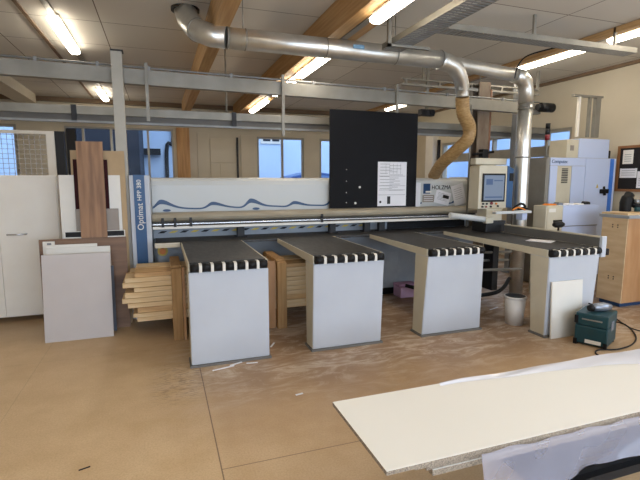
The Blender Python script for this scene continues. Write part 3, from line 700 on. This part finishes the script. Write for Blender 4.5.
def note(cx, cz, w_, h_, roll, y, label, dark=None):
    mx = Matrix.Translation((cx, y, cz)) @ Matrix.Rotation(roll, 4, 'Y')
    p = box(-w_ / 2, -.001, -h_ / 2, w_ / 2, .001, h_ / 2, mx=mx).build('paper_note', M['paper'], label=label, cat='paper')
    m2 = MB()
    for k in range(6): m2.box(-w_ * .35, -.0022, h_ * .3 - k * h_ * .1, w_ * .3, -.0014, h_ * .3 - k * h_ * .1 + .004, mx=mx)
    m2.build('print', M['ink'], p)
    if dark: box(*dark, mx=mx).build('picture', M['dark'], p)
note(4.1, 1.375, .27, .2, R(14), 5.962, 'white note with a dark picture pinned right of the maker sign', (-.0, -.0026, .0, .11, -.0012, .05))
note(4.39, 1.42, .22, .32, R(-16), 5.9575, 'tilted white sheet at the right end of the saw hood')
box(4.12, 4.0, ZT + .0005, 4.34, 4.28, ZT + .003, mx=Matrix.Translation((4.23, 4.14, 0)) @ Matrix.Rotation(R(30), 4, 'Z') @ Matrix.Translation((-4.23, -4.14, 0))).build('white_offcut', M['paper'], label='white sheet lying on the rightmost saw table', cat='paper')

# ================================================================ RIGHT REAR
r = empty('machine_cabinet', (6.2, 5.6, 0), 'tall blue-white machine cabinet with a double door and blue stripe', 'machine')
box(5.58, 5.42, 0, 6.98, 5.84, 1.99, bev=.004).build('housing', M['compg'], r)
box(6.06, 5.405, .1, 6.33, 5.4195, 1.86, bev=.003).build('left_door', M['comp'], r)
d = box(6.335, 5.40, .1, 6.98, 5.4195, 1.985, bev=.003).build('right_door', M['comp'], r)
box(6.85, 5.394, .1, 6.93, 5.3995, 1.98).build('blue_stripe', M['compb'], d)
h = box(6.66, 5.365, 1.43, 6.83, 5.3995, 1.50, bev=.008).build('door_handle', M['black'], d)
MB().cyl((6.75, 5.37, 1.40), (6.75, 5.3995, 1.54), .02, 10).build('grip', M['black'], h)
MB().prism([(6.58, 1.52), (6.63, 1.52), (6.605, 1.58)], 'y', 5.396, 5.3995).build('warning_sticker', M['yellow'], d)
box(5.62, 5.405, 1.865, 6.332, 5.4195, 1.985).build('header', M['comp'], r)
text('lettering', 'Computec', .075, face_mtx((5.80, 5.403, 1.925)), M['wave'], r)
box(5.62, 5.4, .1, 5.76, 5.4195, 1.86, bev=.004).build('left_pillar', M['comp'], r)
box(5.765, 5.413, .1, 6.055, 5.4195, 1.86).build('recess_panel', M['sawb'], r)
g = MB()
for k in range(9): g.box(5.86, 5.405, 1.60 + k * .026, 5.98, 5.4125, 1.614 + k * .026)
g.build('vent_grille', M['dark'], r)
box(5.56, 5.425, .02, 5.5795, 5.8, 1.97).build('side_skin', M['compg'], r)
box(6.22, 5.45, 1.991, 6.86, 5.8, 2.29, bev=.004).build('top_unit', M['comp'], r)
b2 = box(5.98, 5.46, 1.991, 6.2195, 5.8, 2.27, bev=.004).build('terminal_box', M['sawb'], r)
box(6.05, 5.452, 2.1, 6.12, 5.4595, 2.18).build('plate', M['greyb'], b2)
st = MB().cyl((5.62, 5.5, 1.991), (5.62, 5.5, 2.25), .012, 8).build('signal_tower', M['rail'], r)
for k, mm in enumerate(('red', 'dark', 'black')): MB().cyl((5.62, 5.5, 2.2505 + k * .085), (5.62, 5.5, 2.33 + k * .085), .035, 14).build('signal_light', M[mm], st)
box(6.87, 5.5, 1.991, 6.97, 5.7, 2.12, bev=.01).build('small_switch', M['black'], r)

# white-grey drawer unit in front of the machine cabinet
r = empty('edge_unit', (5.5, 5.0, 0), 'pale grey machine housing with a beige drawer face behind the last table', 'machine')
box(5.35, 4.87, 0, 6.02, 5.1, 1.29, bev=.008).build('housing', M['comp'], r)
bf = box(5.04, 4.87, 0, 5.345, 5.1, 1.29, bev=.008).build('control_box', M['sawb'], r)
box(5.08, 4.856, 1.20, 5.20, 4.8615, 1.25).build('label_strip', M['white'], bf)
box(5.17, 4.855, 1.03, 5.33, 4.8615, 1.09).build('slot', M['black'], bf)
box(5.06, 4.862, .95, 5.335, 4.8695, 1.27).build('drawer_front', M['sawb'], bf)
box(5.36, 4.862, .99, 6.01, 4.8695, 1.0).build('seam', M['plinth'], r)
# odds and ends on its top
for i, (x, y, sx, sy, sz, mm, nm, lb, ct) in enumerate((
    (5.15, 4.95, .16, .1, .02, 'orange', 'foam_pad', 'small orange pad on the pale grey housing', 'pad'),
    (5.33, 4.95, .1, .09, .03, 'silver', 'metal_fitting', 'small metal fitting beside the orange pad', 'fitting'),
    (5.52, 4.95, .12, .1, .02, 'paper', 'paper_sheet', 'crumpled paper on the middle of the pale grey housing', 'paper'),
    (5.72, 4.96, .12, .1, .015, 'offwhite', 'paper_sheet', 'folded cloth on the right of the pale grey housing', 'cloth'),
    (5.88, 4.95, .07, .1, .035, 'dark', 'hand_tool', 'dark hand tool at the right end of the pale grey housing', 'tool'))):
    MB().prism([(x, 1.2905), (x + sx, 1.2905), (x + sx * .9, 1.29 + sz), (x + sx * .3, 1.292 + sz * 1.2), (x + sx * .05, 1.29 + sz * .5)], 'y', y, y + sy).build(nm, M[mm], label=lb, cat=ct)

# plywood cupboard
r = empty('plywood_cupboard', (6.1, 4.3, 0), 'plywood cupboard at the right edge of the photo', 'cupboard')
box(5.57, 4.07, .06, 6.6, 4.43, 1.16, bev=.003).build('carcass', M['plyo'], r)
box(5.557, 4.075, .06, 5.5695, 4.425, 1.16).build('side_panel', M['ply'], r)
box(5.6, 4.12, 0, 6.58, 4.41, .0595).build('plinth', M['wave'], r)  # blue colour stands in for the purplish shadow at the cupboard's foot
for z in (1.04, .36):
    for dz in (0, .03): MB().cyl((5.55, 4.2, z + dz), (5.5565, 4.2, z + dz), .008, 8).build('screw', M['dark'], r)
    for dz in (0, .03): MB().cyl((5.55, 4.27, z + dz), (5.5565, 4.27, z + dz), .008, 8).build('screw', M['dark'], r)
box(5.545, 4.05, 1.1605, 6.62, 4.47, 1.20, bev=.004).build('worktop', M['base'], r)
box(5.58, 4.10, 1.201, 6.7, 4.46, 1.225).build('plywood_sheet', M['ply'], label='pale plywood sheet lying on the cupboard at right', cat='board')
r = empty('angle_grinder', (6.0, 4.36, 1.226), 'black power tool standing on the plywood sheet below the notice board', 'power tool')
mb = MB(); mb.tube(smooth_path([(5.93, 4.4, 1.226), (5.93, 4.4, 1.33), (5.97, 4.4, 1.42), (6.0, 4.4, 1.46)], 5), [.07] * 5 + [.075] * 5 + [.06] * 5 + [.03], 16); mb.build('body', M['black'], r)
MB().tube([(5.99, 4.36, 1.34), (6.07, 4.32, 1.30), (6.12, 4.30, 1.27)], [.05, .055, .045], 14).build('handle', M['black'], r)
MB().cyl((6.0, 4.33, 1.36), (6.02, 4.28, 1.365), .03, 12).build('disc', M['silver'], r)
MB().cyl((6.02, 4.30, 1.2265), (6.02, 4.30, 1.29), .035, 12).build('foot', M['teal'], r)

# notice board on the right wall
r = empty('notice_board', (XR - .02, 4.95, 1.45), 'dark framed notice board with papers on the right wall', 'notice board')
box(XR - .015, 4.5, 1.5, XR - .001, 5.42, 2.15).build('panel', M['cork'], r)
mb = MB(); mb.box(XR - .03, 4.46, 1.46, XR - .001, 4.499, 2.19); mb.box(XR - .03, 5.421, 1.46, XR - .001, 5.46, 2.19); mb.box(XR - .03, 4.5, 1.46, XR - .001, 5.42, 1.499); mb.box(XR - .03, 4.5, 2.151, XR - .001, 5.42, 2.19)
mb.build('frame', M['corkf'], r)
for i, (y0, y1, z0, z1, lb) in enumerate(((5.2, 5.37, 1.9, 2.12, 'upper cream note on the notice board'), (5.12, 5.4, 1.68, 1.83, 'grey printed photo sheet on the notice board'), (4.98, 5.11, 1.52, 1.78, 'white note at the edge of the notice board, beside the photo sheet'))):
    p = box(XR - .02, y0, z0, XR - .0155, y1, z1).build('pinned_paper', M['paper'] if i != 0 else M['offwhite'], label=lb, cat='paper')
    m2 = MB()
    for k in range(4): m2.box(XR - .022, y0 + .03, z0 + .04 + k * .035, XR - .0205, y1 - .03, z0 + .046 + k * .035)
    m2.build('print', M['ink'], p)

# ================================================================ LEFT GROUP
r = empty('storage_cabinet', (-1.72, 6.2, 0), 'cream two-door storage cabinet at the left edge', 'cabinet')
mb = MB(); mb.box(-2.35, 6.02, .06, -1.13, 6.45, 1.70, bev=.003); mb.build('carcass', M['cab'], r)
for x0, x1, hx in ((-2.34, -1.742, -1.96), (-1.738, -1.14, -1.66)):
    d = box(x0, 6.0, .07, x1, 6.0195, 1.685, bev=.003).build('door', M['cab'], r)
    MB().tube([(hx, 5.999, 1.03), (hx, 5.972, 1.03), (hx + .19, 5.972, 1.03), (hx + .19, 5.999, 1.03)], .009, 8).build('handle', M['steel'], d)
for x in (-2.3, -1.3, -1.2): MB().cyl((x, 6.1, 0), (x, 6.1, .0595), .02, 10).build('foot', M['dark'], r)

SL = .055
def lean(name, x0, x1, y, zt, m, label, cat='board', th=.018, slope=SL, z0=0.0, parent=None):
    return MB().prism([(y + z0 * slope, z0), (y + zt * slope, zt), (y + th + zt * slope, zt), (y + th + z0 * slope, z0)], 'x', x0, x1).build(name, m, parent, label=label, cat=cat)
lean('mdf_board', -.91, -.365, 5.535, 1.97, M['mdf'], 'tan fibreboard, tallest sheet directly against the grey post')
lean('white_board', -1.03, -.42, 5.51, 1.70, M['white'], 'tall white board behind the oak plank, wider than it on both sides')
lean('maroon_board', -.88, -.54, 5.485, 1.87, M['maroon'], 'narrow dark maroon board directly behind the oak plank')
lean('grey_board', -.88, -.45, 5.46, 1.33, M['greyb'], 'brownish grey board behind the lower oak plank')
b = lean('white_board', -1.0, -.39, 5.435, 1.09, M['white'], 'low white board with a black band along its top edge')
lean('black_band', -.985, -.40, 5.434 - .002, 1.085, M['black'], 'black band', None, .0018, z0=1.03, parent=b)
lean('oak_plank', -.83, -.57, 5.41, 2.06, M['oak'], 'tall narrow oak-pattern plank standing upright at left')
lean('oak_board', -1.23, -.38, 5.385, 1.02, M['oakx'], 'wide brown oak-pattern board behind the stacked white and grey boards')
b = lean('white_board', -1.19, -1.08, 5.36, 1.0, M['white'], 'narrow white strip with a small label at the upper left of the stacked boards')
lean('small_label', -1.15, -1.11, 5.3575, .985, M['ink'], None, None, .0018, z0=.955, parent=b)
lean('white_board', -1.16, -.67, 5.335, .965, M['white'], 'white board whose top shows just below the labelled strip')
lean('white_board', -1.15, -.54, 5.31, .935, M['white'], 'white board directly behind the front grey board')
lean('blue_grey_board', -.9, -.515, 5.285, .72, mat('blue_grey', (92, 98, 110), .5), 'dark blue-grey board whose right edge shows behind the front grey board')
lean('grey_board', -1.17, -.53, 5.10, .885, M['grey'], 'large light grey board, front one of the boards stacked at left', slope=.14)

# timber rack under the first table
def rack(x0, x1, label, rightward=False):
    r = empty('timber_rack_frame', ((x0 + x1) / 2, 4.9, 0), label, 'timber rack')
    mb = MB(); mb.box(x0, 4.74, 0, x1, 4.81, .755, bev=.004); mb.build('front_post', M['crate'], r)
    box(x0, 5.42, 0, x1, 5.49, .755, bev=.004).build('rear_post', M['crate'], r)
    box(x0, 4.811, .735, x1, 5.419, .775, bev=.004).build('top_rail', M['crate'], r)
    box(x0, 4.811, .08, x1, 5.419, .205, bev=.004).build('skid', M['crate'], r)
    return r
rack(.07, .17, 'timber rack frame left of the first table leg')
rack(1.175, 1.28, 'timber rack frame between the first and second tables')
box(.175, 4.74, 0, .20, 4.81, .76).build('rack_panel', M['plyo'], label='thin brown panel between the left rack frame and the first table', cat='board')
box(.93, 4.80, 0, 1.165, 4.82, .76).build('rack_panel', M['plyo'], label='brown sheet standing left of the second rack frame', cat='board')
random.seed(11)
z = .2065
nn = ['lowest', 'second lowest', 'third lowest', 'fourth lowest', 'fifth lowest', 'fifth from top', 'fourth from top', 'third from top', 'second from top', 'topmost']
offs = [.08, .02, .06, -.02, -.11, -.06, .03, -.07, -.04, .09]
for row in range(10):
    h = (.05, .045, .058, .05, .052, .06, .045, .056, .05, .045)[row]
    for j in range(2):
        y0 = 4.825 + j * .30
        xa = -.33 + .7 * offs[row] + random.uniform(-.02, .02); xb = 1.62 + random.uniform(-.06, .04)
        yy = y0 + random.uniform(0, .015)
        box(xa, yy, z, xb, yy + .27, z + h - .003, bev=.004).build('timber_batten', M['pine'] if random.random() < .6 else M['pine2'],
            label='%s %s pine batten in the rack under the first table' % (nn[row], 'front' if j == 0 else 'rear'), cat='batten', group='pine battens in the rack')
    z += h

# ================================================================ FLOOR ITEMS RIGHT
MB().prism([(3.48, 0), (3.50, 0), (3.53, .60), (3.51, .60)], 'x', 3.78, 4.2, .002).build('white_board', M['white'], label='white board leaning on the leg of the rightmost table', cat='board')
r = empty('bucket', (3.80, 4.03, 0), 'white plastic bucket beside the leg of the rightmost table', 'bucket')
mb = MB(); mb.tube([(3.80, 4.03, 0), (3.80, 4.03, .31)], [.095, .115], 28, cap=True); mb.build('pail', M['bucket'], r)
MB().tube([(3.80, 4.03, .3105), (3.80, 4.03, .33)], [.122, .122], 28).build('rim', M['bucket'], r)
MB().tube([(3.80, 4.03, .3305), (3.80, 4.03, .332)], [.108, .108], 28).build('contents', M['dark'], r)
# toolbox
tb = empty('toolbox', (4.27, 3.36, 0), 'teal systems toolbox with dark latches on the floor at right', 'toolbox')
RZ = Matrix.Translation((3.915, 3.325, 0)) @ Matrix.Rotation(R(-64), 4, 'Z') @ Matrix.Translation((-4.07, -3.22, 0))
def tbx(*a, **k): return MB().box(*a, mx=RZ, **k)
tbx(4.07, 3.22, .012, 4.36, 3.58, .20, bev=.012).build('body', M['teal'], tb)
tbx(4.07, 3.22, .203, 4.36, 3.58, .325, bev=.012).build('lid', M['teal'], tb)
tbx(4.13, 3.21, .262, 4.31, 3.2195, .276, bev=.003).build('handle_slot', M['rail'], tb)
tbx(4.065, 3.205, .22, 4.10, 3.2195, .30, bev=.004).build('latch', M['black'], tb)
tbx(4.33, 3.205, .0, 4.365, 3.2195, .06, bev=.004).build('corner_foot', M['black'], tb)
tbx(4.065, 3.205, .0, 4.10, 3.2195, .06, bev=.004).build('corner_foot', M['black'], tb)
tbx(4.17, 3.212, .03, 4.31, 3.2195, .065).build('label', M['white'], tb)
tbx(4.3605, 3.34, .16, 4.366, 3.44, .25).build('side_label', M['ink'], tb)
for x in (4.09, 4.34):
    for y in (3.25, 3.54): tbx(x - .015, y - .015, 0, x + .015, y + .015, .0115).build('foot', M['black'], tb)
r = empty('power_drill', (4.12, 3.28, .311), 'silver and black power tool lying on the teal toolbox', 'power tool')
MB().tube([(4.07, 3.27, .352), (4.1, 3.265, .355), (4.2, 3.25, .358), (4.28, 3.24, .352)], [.02, .04, .045, .028], 16).build('body', M['silver'], r)
MB().tube([(4.03, 3.275, .35), (4.069, 3.27, .352)], [.03, .036], 14).build('chuck', M['black'], r)
MB().tube([(4.16, 3.27, .333), (4.18, 3.33, .333), (4.2, 3.38, .333)], [.022, .02, .018], 12).build('grip', M['black'], r)
for ch in r.children: ch.location.z += .015
# cables
MB().tube(smooth_path([(4.30, 3.5, .33), (4.62, 3.62, .22), (4.9, 3.72, .02), (4.95, 3.55, .008), (4.7, 3.25, .008), (4.42, 3.08, .008), (4.15, 3.03, .008), (3.97, 3.08, .008), (3.86, 3.03, .008), (3.83, 2.95, .008)], 8), .0075, 8).build('power_cable', M['black'], label='black cable winding on the floor around the teal toolbox', cat='cable')
MB().tube(smooth_path([(5.2, 3.95, .007), (4.9, 3.45, .007), (4.95, 3.2, .007), (4.7, 3.1, .007), (4.5, 3.0, .007), (4.4, 2.9, .007)], 8), .006, 8).build('power_cable', M['dark'], label='thin cable on the floor right of the teal toolbox', cat='cable')
# pink foam
MB().box(3.12, 5.45, 0, 3.46, 5.67, .15, bev=.01).build('foam_block', M['pink'], label='lower pink foam block on the floor behind the third table', cat='foam block')
MB().box(3.10, 5.47, .1505, 3.4, 5.65, .19, bev=.01).build('foam_block', mat('pink_foam_dark', (190, 146, 176), .8), label='flatter mauve foam piece lying on the pink foam block', cat='foam block')
# offcuts
for x, y, l_, a, lb in ((.46, 3.87, .2, 14, 'thin white edging offcut by the first table leg'), (.58, 3.93, .12, 20, 'short white offcut at the foot of the first table leg'), (.95, 3.18, .06, 10, 'small white chip on the open floor'), (1.0, 4.28, .12, 60, 'curled white offcut between the first two tables'), (.72, 3.9, .1, -8, 'white shaving at the right foot of the first table'), (4.0, 4.6, .2, 20, 'pale scrap on the floor under the last table')):
    box(-l_ / 2, -.008, .0005, l_ / 2, .008, .005, mx=Matrix.Translation((x, y, 0)) @ Matrix.Rotation(R(a), 4, 'Z')).build('offcut', M['paper'], label=lb, cat='offcut')
box(-.03, -.004, .0005, .03, .004, .004, mx=Matrix.Translation((-.48, 2.72, 0)) @ Matrix.Rotation(R(18), 4, 'Z')).build('offcut', M['dark'], label='dark sliver on the bare floor at lower left', cat='offcut')

# ================================================================ FOREGROUND PANEL STACK
def sheet(x0, y0, x1, y1, z, th, label):
    r = empty('chipboard_panel', ((x0 + x1) / 2, (y0 + y1) / 2, z), label, 'board', 'chipboard panels in the foreground')
    box(x0, y0, z, x1, y1, z + th - .002).build('core', M['chip'], r)
    box(x0, y0, z + th - .0018, x1, y1, z + th).build('top_face', M['offwhite'], r)
sheet(.835, 1.54, 3.6, 2.165, .431, .021, 'cream-faced chipboard panel, top one of the foreground stack')
sheet(.99, 1.57, 3.62, 2.15, .401, .0295, 'second chipboard panel of the foreground stack')
sheet(1.06, 1.59, 3.62, 2.15, .371, .0295, 'third chipboard panel of the foreground stack')
sheet(1.09, 1.585, 3.62, 2.15, .341, .0295, 'fourth and lowest chipboard panel of the foreground stack')
def film(fn, nu, nv, name, label, m='film'):
    b = bmesh.new(); g = [[b.verts.new(fn(i / nu, j / nv)) for j in range(nv + 1)] for i in range(nu + 1)]
    for i in range(nu):
        for j in range(nv):
            f = b.faces.new((g[i][j], g[i + 1][j], g[i + 1][j + 1], g[i][j + 1])); f.smooth = True
    return MB().add(b).build(name, M[m], label=label, cat='plastic film')
random.seed(5)
def side(u, v):
    x = 1.3 + u * 2.28
    drop = .215 - .05 * u + .015 * math.sin(u * 9)
    y = 1.536 - .012 - .03 * v * (1 + math.sin(u * 23 + v * 4)) * .8 - .006 * math.sin(u * 61)
    return (x, y, .438 - drop * v + .004 * math.sin(u * 31))
film(side, 90, 8, 'plastic_film', 'translucent plastic film hanging along the front side of the panel stack')
def topf(u, v):
    x = 1.5 + u * 1.9; edge = .03 + .20 * math.sin(min(1, u * 1.1) * math.pi * .5) ** 2 * (.8 + .2 * math.sin(u * 9))
    y = 2.15 - edge * v + .006 * math.sin(u * 21)
    z = .4535 + .004 * (1 + math.sin(u * 17 + v * 3)) * (.4 + .6 * math.sin(v * math.pi)) + .003 * (1 - v) * (1 + math.sin(u * 13))
    return (x, y + .01, z)
film(topf, 90, 8, 'plastic_film', 'white crumpled plastic film lying on the rear edge of the top panel', 'filmtop')
r = empty('added_stack_support', (2.7, 1.85, 0), 'added dark support filling the shaded space under the foreground panel stack', 'support')  # invented support, made dark to blacken the space below the panels
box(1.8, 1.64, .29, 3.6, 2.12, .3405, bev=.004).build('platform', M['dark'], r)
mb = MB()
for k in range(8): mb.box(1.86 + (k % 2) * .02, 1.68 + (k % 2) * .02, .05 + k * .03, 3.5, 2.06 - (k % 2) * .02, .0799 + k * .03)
mb.build('shade_block', M['black'], r)  # black ribbed block added as shade under the stack
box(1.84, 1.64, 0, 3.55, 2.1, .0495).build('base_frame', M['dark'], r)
